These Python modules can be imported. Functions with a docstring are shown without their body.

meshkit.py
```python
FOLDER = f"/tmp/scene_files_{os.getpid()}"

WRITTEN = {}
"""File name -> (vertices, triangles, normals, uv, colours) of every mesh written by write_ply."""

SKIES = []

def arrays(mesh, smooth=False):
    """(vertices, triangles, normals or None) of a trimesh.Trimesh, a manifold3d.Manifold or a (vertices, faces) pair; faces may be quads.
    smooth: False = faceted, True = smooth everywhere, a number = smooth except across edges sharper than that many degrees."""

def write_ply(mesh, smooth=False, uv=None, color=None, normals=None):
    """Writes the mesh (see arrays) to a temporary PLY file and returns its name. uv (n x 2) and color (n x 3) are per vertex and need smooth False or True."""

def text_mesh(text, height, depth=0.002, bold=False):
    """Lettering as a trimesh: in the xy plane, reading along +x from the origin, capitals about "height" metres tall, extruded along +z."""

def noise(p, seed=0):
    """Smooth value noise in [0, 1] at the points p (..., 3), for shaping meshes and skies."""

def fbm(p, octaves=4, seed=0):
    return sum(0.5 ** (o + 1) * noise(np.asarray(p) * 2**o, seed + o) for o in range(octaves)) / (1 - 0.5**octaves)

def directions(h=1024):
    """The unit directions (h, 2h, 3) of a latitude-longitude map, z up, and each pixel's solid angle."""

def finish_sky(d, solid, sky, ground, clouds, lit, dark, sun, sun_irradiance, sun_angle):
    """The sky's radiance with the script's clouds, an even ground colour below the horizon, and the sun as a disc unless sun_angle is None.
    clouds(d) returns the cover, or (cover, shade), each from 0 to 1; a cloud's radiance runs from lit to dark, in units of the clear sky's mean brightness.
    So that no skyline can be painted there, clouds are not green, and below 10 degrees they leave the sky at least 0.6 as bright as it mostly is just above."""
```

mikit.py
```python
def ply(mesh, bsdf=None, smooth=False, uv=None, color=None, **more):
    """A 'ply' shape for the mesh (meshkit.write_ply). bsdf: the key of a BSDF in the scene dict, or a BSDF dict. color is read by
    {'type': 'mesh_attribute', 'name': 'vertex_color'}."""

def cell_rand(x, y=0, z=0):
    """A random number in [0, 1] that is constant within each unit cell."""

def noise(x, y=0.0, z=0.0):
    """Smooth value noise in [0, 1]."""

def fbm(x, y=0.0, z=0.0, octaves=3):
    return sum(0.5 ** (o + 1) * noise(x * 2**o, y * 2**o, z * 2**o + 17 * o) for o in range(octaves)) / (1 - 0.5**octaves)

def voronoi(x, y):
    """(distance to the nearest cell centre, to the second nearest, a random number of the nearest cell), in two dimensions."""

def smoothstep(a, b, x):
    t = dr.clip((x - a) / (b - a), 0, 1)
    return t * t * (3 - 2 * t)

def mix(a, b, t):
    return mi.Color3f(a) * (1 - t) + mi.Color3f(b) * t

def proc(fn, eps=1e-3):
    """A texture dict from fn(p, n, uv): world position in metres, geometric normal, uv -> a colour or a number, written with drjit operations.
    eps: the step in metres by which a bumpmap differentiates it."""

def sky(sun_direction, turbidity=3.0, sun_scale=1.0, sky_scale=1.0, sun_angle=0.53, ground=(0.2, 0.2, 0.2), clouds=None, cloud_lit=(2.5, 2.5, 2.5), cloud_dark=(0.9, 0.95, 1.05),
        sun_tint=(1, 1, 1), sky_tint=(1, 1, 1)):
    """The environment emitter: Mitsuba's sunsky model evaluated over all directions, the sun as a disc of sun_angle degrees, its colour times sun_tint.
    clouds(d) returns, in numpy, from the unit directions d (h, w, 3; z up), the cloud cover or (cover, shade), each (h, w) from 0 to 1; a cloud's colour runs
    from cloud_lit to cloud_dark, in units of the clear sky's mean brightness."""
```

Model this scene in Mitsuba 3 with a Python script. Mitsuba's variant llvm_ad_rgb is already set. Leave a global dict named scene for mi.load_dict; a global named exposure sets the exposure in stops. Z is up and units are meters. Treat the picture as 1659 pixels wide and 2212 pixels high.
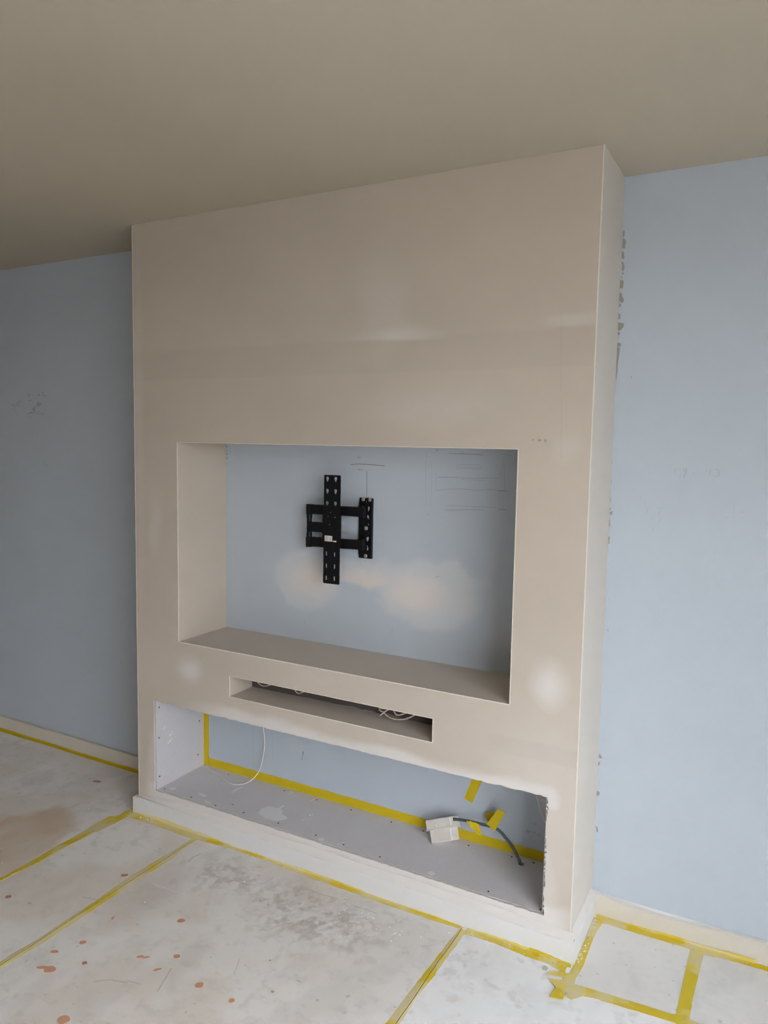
import math, random
import numpy as np
import trimesh, manifold3d as m3
import drjit as dr
import mitsuba as mi
import mikit, meshkit
from shapely.geometry import Polygon, Point, LineString, box as sbox
from shapely import affinity
from shapely.ops import unary_union

T = mi.ScalarTransform4f
random.seed(7)
RNG = np.random.default_rng(11)
scene, labels = {}, {}

# ---------------------------------------------------------------- camera, light, exposure
CAM = [2.3211, -2.1666, 1.5639]
FWD = [-0.47408, 0.87572, -0.09148]
UP = [-0.059296, 0.071905, 0.995647]
scene['camera'] = {'type': 'perspective', 'fov': 2 * math.degrees(math.atan(829.5 / 1608.59)), 'fov_axis': 'x', 'near_clip': 0.05, 'far_clip': 200.0,
                   'to_world': T().look_at(origin=CAM, target=[c + d for c, d in zip(CAM, FWD)], up=UP)}
exposure = 5.22
# an overcast sky outside, brighter overhead than at the horizon: the daylight comes in through the open patio doorway in the right-hand wall
scene['sky'] = mikit.sky([0.5, -0.5, 0.7], sun_scale=0.0, ground=(0.24, 0.23, 0.21), clouds=lambda d: (np.ones(d.shape[:2]), 1 - np.clip(d[..., 2], 0, 1)),
                         cloud_lit=(3.3, 3.38, 3.56), cloud_dark=(2.05, 2.11, 2.22))

# ---------------------------------------------------------------- sizes (metres)
W, D, H = 1.821, 0.2875, 2.4            # media wall width, depth, ceiling height
SK, SKT = 0.071, 0.0175                 # skirting height and thickness
XL, XR, YF = -2.3, 3.35, -4.4           # room: left wall, right wall, wall behind the camera
NX0, NX1, NZ0, NZ1 = 0.2302, 1.6026, 0.765, 1.5541     # tv recess
SX0, SX1, SZ0, SZ1 = 0.4897, 1.3435, 0.5881, 0.6682    # slot
FX0, FX1, FZ0, FZ1 = 0.0910, 1.7345, 0.1165, 0.498     # fireplace opening
SLOTD = 0.139
SEAM1, SEAM2, SEAM3 = -0.046, 0.357, 1.476              # seams of the floor protection


# ---------------------------------------------------------------- helpers
def key(name):
    if name not in scene and name not in labels:
        return name
    n = 1
    while f'{name}_{n:03d}' in scene or f'{name}_{n:03d}' in labels:
        n += 1
    return f'{name}_{n:03d}'


def tag(k, label=None, cat=None, group=None, kind=None):
    d = labels.setdefault(k, {})
    for a, b in (('label', label), ('category', cat), ('group', group), ('kind', kind)):
        if b:
            d[a] = b
    return k


def add(name, mesh, mat, parent=None, smooth=False, label=None, cat=None, group=None, kind=None):
    k = key((parent + '__' if parent else '') + name)
    scene[k] = mikit.ply(mesh, mat, smooth=smooth)
    if label or cat or group or kind:
        tag(k, label, cat, group, kind)
    return k


def thing(name, label, cat, group=None):
    k = key(name)
    return tag(k, label, cat, group)


def tm(man):
    if isinstance(man, trimesh.Trimesh):
        return man
    m = man.to_mesh()
    return trimesh.Trimesh(np.array(m.vert_properties)[:, :3], np.array(m.tri_verts), process=False)


def bx(x0, x1, y0, y1, z0, z1):
    return m3.Manifold.cube([x1 - x0, y1 - y0, z1 - z0]).translate([x0, y0, z0])


def rbx(x0, x1, y0, y1, z0, z1, r=0.002, seg=8):
    s = m3.Manifold.sphere(r, seg)
    return m3.Manifold.batch_hull([s.translate([x, y, z]) for x in (x0 + r, x1 - r) for y in (y0 + r, y1 - r) for z in (z0 + r, z1 - r)])


def extrude(poly, h):
    polys = getattr(poly, 'geoms', [poly])
    return trimesh.util.concatenate([trimesh.creation.extrude_polygon(p, h, engine='earcut') for p in polys if p.area > 1e-9])


def on_floor(poly, z0, h):
    return extrude(poly, h).apply_translation([0, 0, z0])


def on_wall(poly, y1, h):                 # polygon in (x, z), solid between y1 - h and y1
    m = extrude(poly, h)
    m.apply_transform([[1, 0, 0, 0], [0, 0, -1, y1], [0, 1, 0, 0], [0, 0, 0, 1]])
    return m


def on_side(poly, x0, h):                 # polygon in (y, z), solid between x0 and x0 + h
    m = extrude(poly, h)
    m.apply_transform([[0, 0, 1, x0], [1, 0, 0, 0], [0, 1, 0, 0], [0, 0, 0, 1]])
    return m


def rough(pts, step=0.01, amp=0.0012, seed=1, closed=True):
    """A polygon's outline subdivided and jittered: torn tape, broken plaster."""
    r = np.random.default_rng(seed)
    p = np.array(pts, float)
    q = np.vstack([p, p[:1]]) if closed else p
    out = []
    for a, b in zip(q[:-1], q[1:]):
        n = max(1, int(np.linalg.norm(b - a) / step))
        d = (b - a) / max(np.linalg.norm(b - a), 1e-9)
        for i in range(n):
            off = r.normal(0, amp) if i else r.normal(0, amp * 0.5)
            out.append(a + (b - a) * i / n + np.array([-d[1], d[0]]) * off)
    if not closed:
        out.append(q[-1])
    return np.array(out)


def blob(cx, cy, rx, ry, rot=0.0, n=14, amp=0.18, seed=1):
    r = np.random.default_rng(seed)
    n = 3 * n
    a = np.arange(n) / n * 2 * np.pi
    k = 1 + sum(r.normal(0, amp * 0.7 / h) * np.cos(h * a + r.uniform(0, 6.28)) for h in (1, 2, 3, 4, 5)) + r.normal(0, amp * 0.12, n)
    k = np.clip(k, .4, 1.6)
    pts = np.stack([np.cos(a) * rx * k, np.sin(a) * ry * k], 1)
    c, s = math.cos(rot), math.sin(rot)
    return Polygon(pts @ np.array([[c, s], [-s, c]]) + [cx, cy]).buffer(0)


def sweep(pts, r, n=10, samples=60):
    """A round cable along a smooth curve through pts."""
    from scipy.interpolate import CubicSpline
    p = np.array(pts, float)
    t = np.concatenate([[0], np.cumsum(np.linalg.norm(np.diff(p, axis=0), axis=1))])
    c = CubicSpline(t, p)(np.linspace(0, t[-1], samples))
    tan = np.gradient(c, axis=0)
    tan /= np.linalg.norm(tan, axis=1, keepdims=True)
    u = np.cross(tan[0], [0.3, 0.2, 0.9])
    u /= np.linalg.norm(u)
    rings = []
    for i in range(samples):
        u = u - tan[i] * (u @ tan[i])
        u /= np.linalg.norm(u)
        v = np.cross(tan[i], u)
        a = np.arange(n) / n * 2 * np.pi
        rings.append(c[i] + r * (np.cos(a)[:, None] * u + np.sin(a)[:, None] * v))
    V = np.vstack(rings + [c[:1], c[-1:]])
    F = []
    for i in range(samples - 1):
        for j in range(n):
            a, b = i * n + j, i * n + (j + 1) % n
            F += [[a, b, b + n], [a, b + n, a + n]]
    e0, e1 = samples * n, samples * n + 1
    for j in range(n):
        F.append([e0, (j + 1) % n, j])
        F.append([e1, (samples - 1) * n + j, (samples - 1) * n + (j + 1) % n])
    return trimesh.Trimesh(V, F, process=False)


def skin(stations, offset):
    """A thin closed sheet: stations (n, k, 3) is its face, offset (k, 3) per profile point leads to its back."""
    s = np.array(stations, float)
    n, k = s.shape[:2]
    back = s + np.array(offset)
    V = np.vstack([s.reshape(-1, 3), back.reshape(-1, 3)])
    B, F = n * k, []
    for i in range(n - 1):
        for j in range(k - 1):
            a, b, c, d = i * k + j, i * k + j + 1, (i + 1) * k + j + 1, (i + 1) * k + j
            F += [[a, b, c], [a, c, d], [B + a, B + c, B + b], [B + a, B + d, B + c]]
    for i in range(n - 1):
        for j in (0, k - 1):
            a, d = i * k + j, (i + 1) * k + j
            F += [[a, d, B + d], [a, B + d, B + a]]
    for i in (0, n - 1):
        for j in range(k - 1):
            a, b = i * k + j, i * k + j + 1
            F += [[a, b, B + b], [a, B + b, B + a]]
    m = trimesh.Trimesh(V, F, process=False)
    trimesh.repair.fix_normals(m)
    return m


def interp(pts, xs):
    p = sorted(pts)
    return np.interp(xs, [q[0] for q in p], [q[1] for q in p])


# ---------------------------------------------------------------- materials
def matte(rgb):
    return {'type': 'twosided', 'bsdf': {'type': 'diffuse', 'reflectance': {'type': 'rgb', 'value': list(rgb)} if not isinstance(rgb, dict) else rgb}}


def plastic(rgb, rough_=0.4, spec=0.5, metallic=0.0):
    return {'type': 'twosided', 'bsdf': {'type': 'principled', 'base_color': {'type': 'rgb', 'value': list(rgb)} if not isinstance(rgb, dict) else rgb,
                                         'roughness': rough_, 'specular': spec, 'metallic': metallic}}


def spot(u, v, cu, cv, ru, rv, soft=1.0):
    """1 in the middle of an ellipse, fading out to 0 at its rim."""
    d = dr.sqrt(dr.square((u - cu) / ru) + dr.square((v - cv) / rv))
    return 1 - mikit.smoothstep(1 - soft, 1.0, d)


def seg(u, v, a, b, c, d, w):
    """1 on the line from (a, b) to (c, d), 0 farther away than w."""
    e, f = c - a, d - b
    t = dr.clip(((u - a) * e + (v - b) * f) / max(e * e + f * f, 1e-12), 0, 1)
    return 1 - mikit.smoothstep(w * 0.35, w, dr.sqrt(dr.square(u - a - t * e) + dr.square(v - b - t * f)))


BLUE = (0.477, 0.530, 0.588)
# pencil strokes on the blue wall: strength, then points (x, z) of a polyline
PENCIL = [
    (0.45, [(1.2514, 1.534), (1.3173, 1.5325), (1.3832, 1.5305)]),
    (0.25, [(1.4504, 1.5346), (1.4865, 1.532)]),
    (0.25, [(1.298, 1.5395), (1.3108, 1.5368)]),
    (0.22, [(1.2865, 1.4941), (1.3687, 1.4965)]),
    (0.22, [(1.2853, 1.4792), (1.2865, 1.4941)]),
    (0.22, [(1.2868, 1.4814), (1.3346, 1.4843), (1.3723, 1.482), (1.3735, 1.4929)]),
    (0.40, [(1.2128, 1.4465), (1.2521, 1.4488)]),
    (0.28, [(1.2522, 1.4482), (1.3483, 1.4471), (1.3889, 1.4504), (1.4411, 1.4515)]),
    (0.15, [(1.3008, 1.4417), (1.3891, 1.4422)]),
    (0.28, [(1.2058, 1.3987), (1.2501, 1.4046), (1.2954, 1.4087), (1.3684, 1.4061), (1.4148, 1.4117), (1.4364, 1.4107)]),
    (0.50, [(1.4395, 1.4082), (1.4743, 1.4086)]),
    (0.25, [(1.2452, 1.3456), (1.3164, 1.3471), (1.3859, 1.3487), (1.4323, 1.3492)]),
    (0.32, [(1.2424, 1.3294), (1.2783, 1.3309), (1.3168, 1.3352), (1.3862, 1.3392)]),
    (0.45, [(1.4432, 1.3426), (1.4705, 1.3441)]),
    (0.18, [(1.1655, 1.5367), (1.1629, 1.4699), (1.1655, 1.3387)]),
    (0.13, [(1.1848, 1.5009), (1.1877, 1.4161), (1.1857, 1.3398)]),
    (0.20, [(1.2042, 1.4592), (1.2042, 1.3986)]),
    (0.13, [(1.4572, 1.5141), (1.4472, 1.4503)]),
    (0.15, [(1.4605, 1.5055), (1.4637, 1.4105)]),
    (0.15, [(1.4472, 1.4068), (1.4489, 1.3545)]),
    (0.15, [(1.4571, 1.4015), (1.4588, 1.3493)]),
    (0.50, [(1.1747, 1.308), (1.1764, 1.3081)]),
    (0.80, [(1.2037, 1.542), (1.2062, 1.5456)]),
    (0.75, [(0.8451, 1.482), (0.8805, 1.4847), (0.9377, 1.4836), (0.9908, 1.4808)]),
    (0.60, [(0.8737, 1.5094), (0.8852, 1.5096)]),
    (0.65, [(0.8777, 1.463), (0.895, 1.463)]),
    (0.55, [(0.9154, 1.4582), (0.9172, 1.359)]),
    (0.40, [(0.9152, 1.1189), (0.9153, 1.1127)]),
    (0.15, [(0.9145, 1.0088), (0.9148, 0.9975)]),
    (0.35, [(1.21, 1.0808), (1.2244, 1.0861)]),
    (0.30, [(1.0359, 0.8603), (1.0362, 0.8492)]),
    (0.25, [(0.6312, 0.8438), (0.6398, 0.833)]),
    (0.95, [(0.6351, 0.2951), (0.6333, 0.2843)]),
    (0.60, [(0.6333, 0.2843), (0.6268, 0.2592)]),
    (0.12, [(0.3744, 0.3466), (0.3781, 0.1623)]),
    (0.12, [(0.4752, 0.3457), (0.479, 0.2287)]),
    (0.18, [(2.0139, 1.5035), (2.0128, 1.4914)]),
    (0.14, [(2.0203, 1.5001), (2.0293, 1.5009), (2.0283, 1.4762)]),
    (0.20, [(2.0466, 1.5033), (2.0387, 1.5042), (2.0368, 1.497), (2.0415, 1.4941), (2.0467, 1.5021)]),
    (0.30, [(2.0467, 1.5021), (2.0395, 1.4779)]),
    (0.20, [(2.0666, 1.4926), (2.0691, 1.4885)]),
    (0.14, [(2.1039, 1.5075), (2.1001, 1.4961), (2.1066, 1.4963)]),
    (0.20, [(2.113, 1.503), (2.1125, 1.4888)]),
    (0.20, [(2.1285, 1.503), (2.1367, 1.5015), (2.136, 1.495), (2.1384, 1.4898), (2.1365, 1.485), (2.1293, 1.4833)]),
    (0.12, [(1.9144, 1.4103), (1.9143, 1.4029)]),
    (0.12, [(1.9308, 1.3779), (1.9415, 1.3748)]),
    (0.16, [(1.9365, 1.372), (1.9367, 1.3585)]),
    (0.12, [(1.9705, 1.3777), (1.9832, 1.3784)]),
    (0.16, [(1.9731, 1.3717), (1.9731, 1.357)]),
    (0.20, [(1.9791, 1.3427), (1.9726, 1.3337)]),
    (0.12, [(1.9546, 1.346), (1.9548, 1.3411)]),
    (0.14, [(1.9573, 1.3142), (1.9581, 1.3068)]),
    (0.12, [(2.1846, 1.4004), (2.1848, 1.3735)]),
    (0.12, [(2.1595, 1.3614), (2.1723, 1.361)]),
    (0.12, [(2.1808, 1.3627), (2.1892, 1.3628)]),
    (0.12, [(2.2031, 1.3793), (2.2094, 1.3785)]),
    (0.12, [(2.204, 1.3618), (2.2145, 1.3625)]),
    (0.95, [(-0.9686, 1.774), (-0.9553, 1.7717)]),
    (0.66, [(-1.0431, 1.7792), (-1.0311, 1.7783)]),
    (0.66, [(-1.0418, 1.7676), (-1.0332, 1.768)]),
    (0.66, [(-1.0392, 1.7464), (-1.0204, 1.7479)]),
    (0.95, [(-1.1689, 1.7249), (-1.1601, 1.7248)]),
    (0.85, [(-1.0261, 1.6876), (-1.0058, 1.6842)]),
    (0.57, [(-1.0504, 1.681), (-1.0263, 1.6832)]),
    (0.76, [(-0.9839, 1.6819), (-0.9817, 1.6764)]),
    (0.57, [(-0.9381, 1.7841), (-0.9281, 1.7837)]),
    (0.57, [(-0.9318, 1.7739), (-0.9122, 1.7662)]),
    (0.47, [(-0.8981, 1.6794), (-0.8939, 1.6762)]),
    (0.20, [(-0.935, 1.44), (-0.905, 1.425)]), (0.20, [(-0.93, 1.43), (-0.90, 1.415)]), (0.18, [(-0.945, 1.445), (-0.92, 1.44)]),
]


def wall_color(p, n, uv):
    x, z = p.x, p.z
    g = mikit.fbm(x * 3.1, p.y * 3.1, z * 3.1, 3)
    col = mi.Color3f(*BLUE) * (0.965 + 0.07 * g)
    near = (p.y > 0.2)
    # pale filler smeared low on the wall inside the tv recess
    w = mikit.fbm(x * 14, 1.7, z * 14, 3) - 0.5
    u, v = x + 0.06 * w, z + 0.06 * w
    halo = dr.maximum(dr.maximum(spot(u, v, 0.640, 1.015, 0.185, 0.140, 0.35), spot(u, v, 0.91, 1.065, 0.22, 0.075, 0.5)), dr.maximum(spot(u, v, 1.17, 1.01, 0.245, 0.145, 0.3), spot(u, v, 1.27, 1.075, 0.15, 0.075, 0.5)))
    core = dr.maximum(dr.maximum(spot(u, v, 0.665, 1.02, 0.14, 0.095, 0.8), spot(u, v, 0.915, 1.045, 0.16, 0.06, 0.8)), spot(u, v, 1.13, 1.01, 0.17, 0.105, 0.8))
    on = dr.select(near, 1.0, 0.0)
    col = mikit.mix(col, mi.Color3f(0.655, 0.645, 0.64), 0.55 * halo * on)
    col = mikit.mix(col, mi.Color3f(0.73, 0.665, 0.62), 0.72 * core * on)
    s = mi.Float(0)
    for k, pts in PENCIL:
        for (a, b), (c, d) in zip(pts[:-1], pts[1:]):
            s = dr.maximum(s, k * seg(x, z, a, b, c, d, 0.0022))
    # grubby marks at the far right of the fireplace opening
    s = dr.maximum(s, 0.5 * spot(x, z, 1.60, 0.25, 0.035, 0.075, 1.0) * mikit.smoothstep(0.52, 0.75, mikit.fbm(x * 60, 0.3, z * 60, 3)))
    s = dr.maximum(s, 0.6 * spot(x, z, 1.61, 0.212, 0.05, 0.016, 1.0) * mikit.smoothstep(0.45, 0.65, mikit.fbm(x * 90, 2.3, z * 120, 3)))
    # grubby marks on the wall left of the media wall
    s = dr.maximum(s, 0.36 * spot(x, z, -1.02, 1.72, 0.20, 0.09, 0.9) * mikit.smoothstep(0.56, 0.70, mikit.fbm(x * 30, 5.3, z * 44, 3)))
    return col * (1 - 0.72 * s * dr.select(near, 1.0, 0.0))


PLASTER = (0.528, 0.464, 0.394)
PALE = (0.685, 0.66, 0.635)


def plaster_color(p, n, uv):
    x, z = p.x, p.z
    g = mikit.fbm(x * 2.3 + 4, p.y * 2.3, z * 3.1, 3)
    h = mikit.fbm(x * 0.9 + 9, p.y, z * 5.0, 2)
    col = mi.Color3f(*PLASTER) * (0.93 + 0.10 * g + 0.04 * h)
    face = dr.select(p.y < 0.004, 1.0, 0.0)
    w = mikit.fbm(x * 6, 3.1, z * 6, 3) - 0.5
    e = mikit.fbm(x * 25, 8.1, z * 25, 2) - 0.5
    # dried patches and grazing-light sheen painted paler; horizontal joints of the skim coat
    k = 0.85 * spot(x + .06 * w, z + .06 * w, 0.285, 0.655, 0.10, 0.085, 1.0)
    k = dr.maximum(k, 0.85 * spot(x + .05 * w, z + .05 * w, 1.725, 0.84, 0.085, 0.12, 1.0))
    k = dr.maximum(k, 0.62 * spot(x + .08 * w, z + .02 * w, 1.17, 1.885, 0.22, 0.09, 0.9) * mikit.smoothstep(1.893, 1.903, z + 0.03 * (x - 1.17) + 0.01 * w))  # window sheen on the trowelled surface, painted as a pale patch
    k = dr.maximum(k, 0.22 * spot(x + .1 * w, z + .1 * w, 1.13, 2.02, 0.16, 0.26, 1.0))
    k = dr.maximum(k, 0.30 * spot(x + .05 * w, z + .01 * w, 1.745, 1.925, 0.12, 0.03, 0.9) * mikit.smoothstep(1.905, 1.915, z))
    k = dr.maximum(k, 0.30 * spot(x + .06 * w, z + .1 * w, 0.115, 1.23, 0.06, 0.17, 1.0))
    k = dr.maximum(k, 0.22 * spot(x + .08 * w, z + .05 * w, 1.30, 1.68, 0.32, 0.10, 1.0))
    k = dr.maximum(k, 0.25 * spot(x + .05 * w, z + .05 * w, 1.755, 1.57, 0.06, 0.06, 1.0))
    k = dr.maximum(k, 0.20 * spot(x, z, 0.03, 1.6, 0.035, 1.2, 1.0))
    k = dr.maximum(k, 0.40 * spot(x + .1 * w, z + .1 * w, 1.70, 0.45, 0.30, 0.50, 1.0))  # wide paling at lower right: cooler light painted in
    k = dr.maximum(k, 0.12 * (1 - mikit.smoothstep(0.5, 1.1, z + .2 * w)))  # paler towards the foot, standing in for the cooler light there
    # white primer along the cut edges of the fireplace opening
    dx = dr.maximum(dr.maximum(FX0 - x, x - FX1), 0)
    dz = dr.maximum(dr.maximum(FZ0 - z, z - FZ1), 0)
    d = dr.sqrt(dx * dx + dz * dz)
    k = dr.maximum(k, 0.92 * (1 - mikit.smoothstep(0.012, 0.060, d + 0.055 * w + 0.015 * e)) * mikit.smoothstep(0.15, 0.55, x) * mikit.smoothstep(0.44, 0.48, z))
    k = dr.maximum(k, 0.5 * (1 - mikit.smoothstep(0.010, 0.06, d + 0.06 * w)) * (1 - mikit.smoothstep(0.30, 0.45, z)))
    k = dr.maximum(k, 0.95 * (1 - mikit.smoothstep(FZ0 + 0.01, FZ0 + 0.06, z + 0.06 * w)) * mikit.smoothstep(0.0, 0.10, x) * (1 - 0.5 * mikit.smoothstep(1.74, 1.80, x + .1 * w)))
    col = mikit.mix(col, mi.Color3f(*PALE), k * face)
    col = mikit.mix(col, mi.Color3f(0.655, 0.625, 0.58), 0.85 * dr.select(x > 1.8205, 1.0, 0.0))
    col = mikit.mix(col, mi.Color3f(*PALE), 0.40 * mikit.smoothstep(0.5, 0.9, n.z))      # upward faces paled: light falling on the ledges put into the colour
    band = 0.035 * mikit.smoothstep(1.79, 1.80, z) * (1 - mikit.smoothstep(1.895, 1.915, z)) + 0.05 * mikit.smoothstep(0.60, 0.612, z) * (1 - mikit.smoothstep(0.655, 0.668, z)) * mikit.smoothstep(1.5, 1.62, x)
    # dark smudge of dust above the skirting, a nick by the recess corner
    band = band + 0.10 * (1 - mikit.smoothstep(0.0, 0.024, dr.abs(z - 0.085 - 0.02 * w))) * mikit.smoothstep(0.4, 0.6, mikit.fbm(x * 7, 0.0, z * 30, 3))
    crack = dr.maximum(seg(x, z, 1.719, 1.95, 1.726, 1.72, .002) * 0.12, seg(x, z, 1.729, 1.70, 1.735, 1.53, .002) * 0.18)
    nick = dr.maximum(dr.maximum(crack, spot(x, z, 1.668, 1.582, 0.008, 0.004, 0.6)), dr.maximum(spot(x, z, 1.685, 1.581, 0.004, 0.007, 0.6), spot(x, z, 1.648, 1.583, 0.004, 0.003, 0.6)))
    return col * (1 - face * band) * (1 - 0.35 * nick * face)


def ceiling_color(p, n, uv):
    g = mikit.fbm(p.x * 1.3, p.y * 1.3, 2.0, 3)
    return mi.Color3f(0.455, 0.404, 0.322) * (0.94 + 0.12 * g)


DARK, LIGHT, TAN = (0.36, 0.35, 0.34), (0.82, 0.81, 0.79), (0.45, 0.37, 0.28)
SCRATCH = [(0.5, DARK, [(0.8304, -0.7162), (0.7994, -0.629)]), (0.3, TAN, [(0.974, -0.5553), (0.9475, -0.498)]), (0.45, TAN, [(0.6443, -0.7793), (0.6796, -0.7505), (0.7296, -0.7346)]),
           (0.4, DARK, [(0.7239, -0.7294), (0.7672, -0.7215)]), (0.5, LIGHT, [(0.4374, -0.3457), (0.5807, -0.3372)]), (0.6, DARK, [(0.4417, -0.18), (0.4368, -0.1481), (0.4462, -0.116)]),
           (0.5, LIGHT, [(0.6094, -0.3177), (0.6036, -0.2491)]), (0.4, LIGHT, [(0.6781, -0.2704), (0.695, -0.2076)]), (0.4, DARK, [(0.6944, -0.1885), (0.737, -0.1793), (0.7729, -0.1429), (0.7762, -0.1014)]),
           (0.5, TAN, [(0.2849, -0.521), (0.3352, -0.5097)]), (0.35, DARK, [(0.9269, -0.0979), (0.9887, -0.0995), (1.0256, -0.0929)]), (0.35, DARK, [(1.1048, -0.0975), (1.1991, -0.0953)])]


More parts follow.
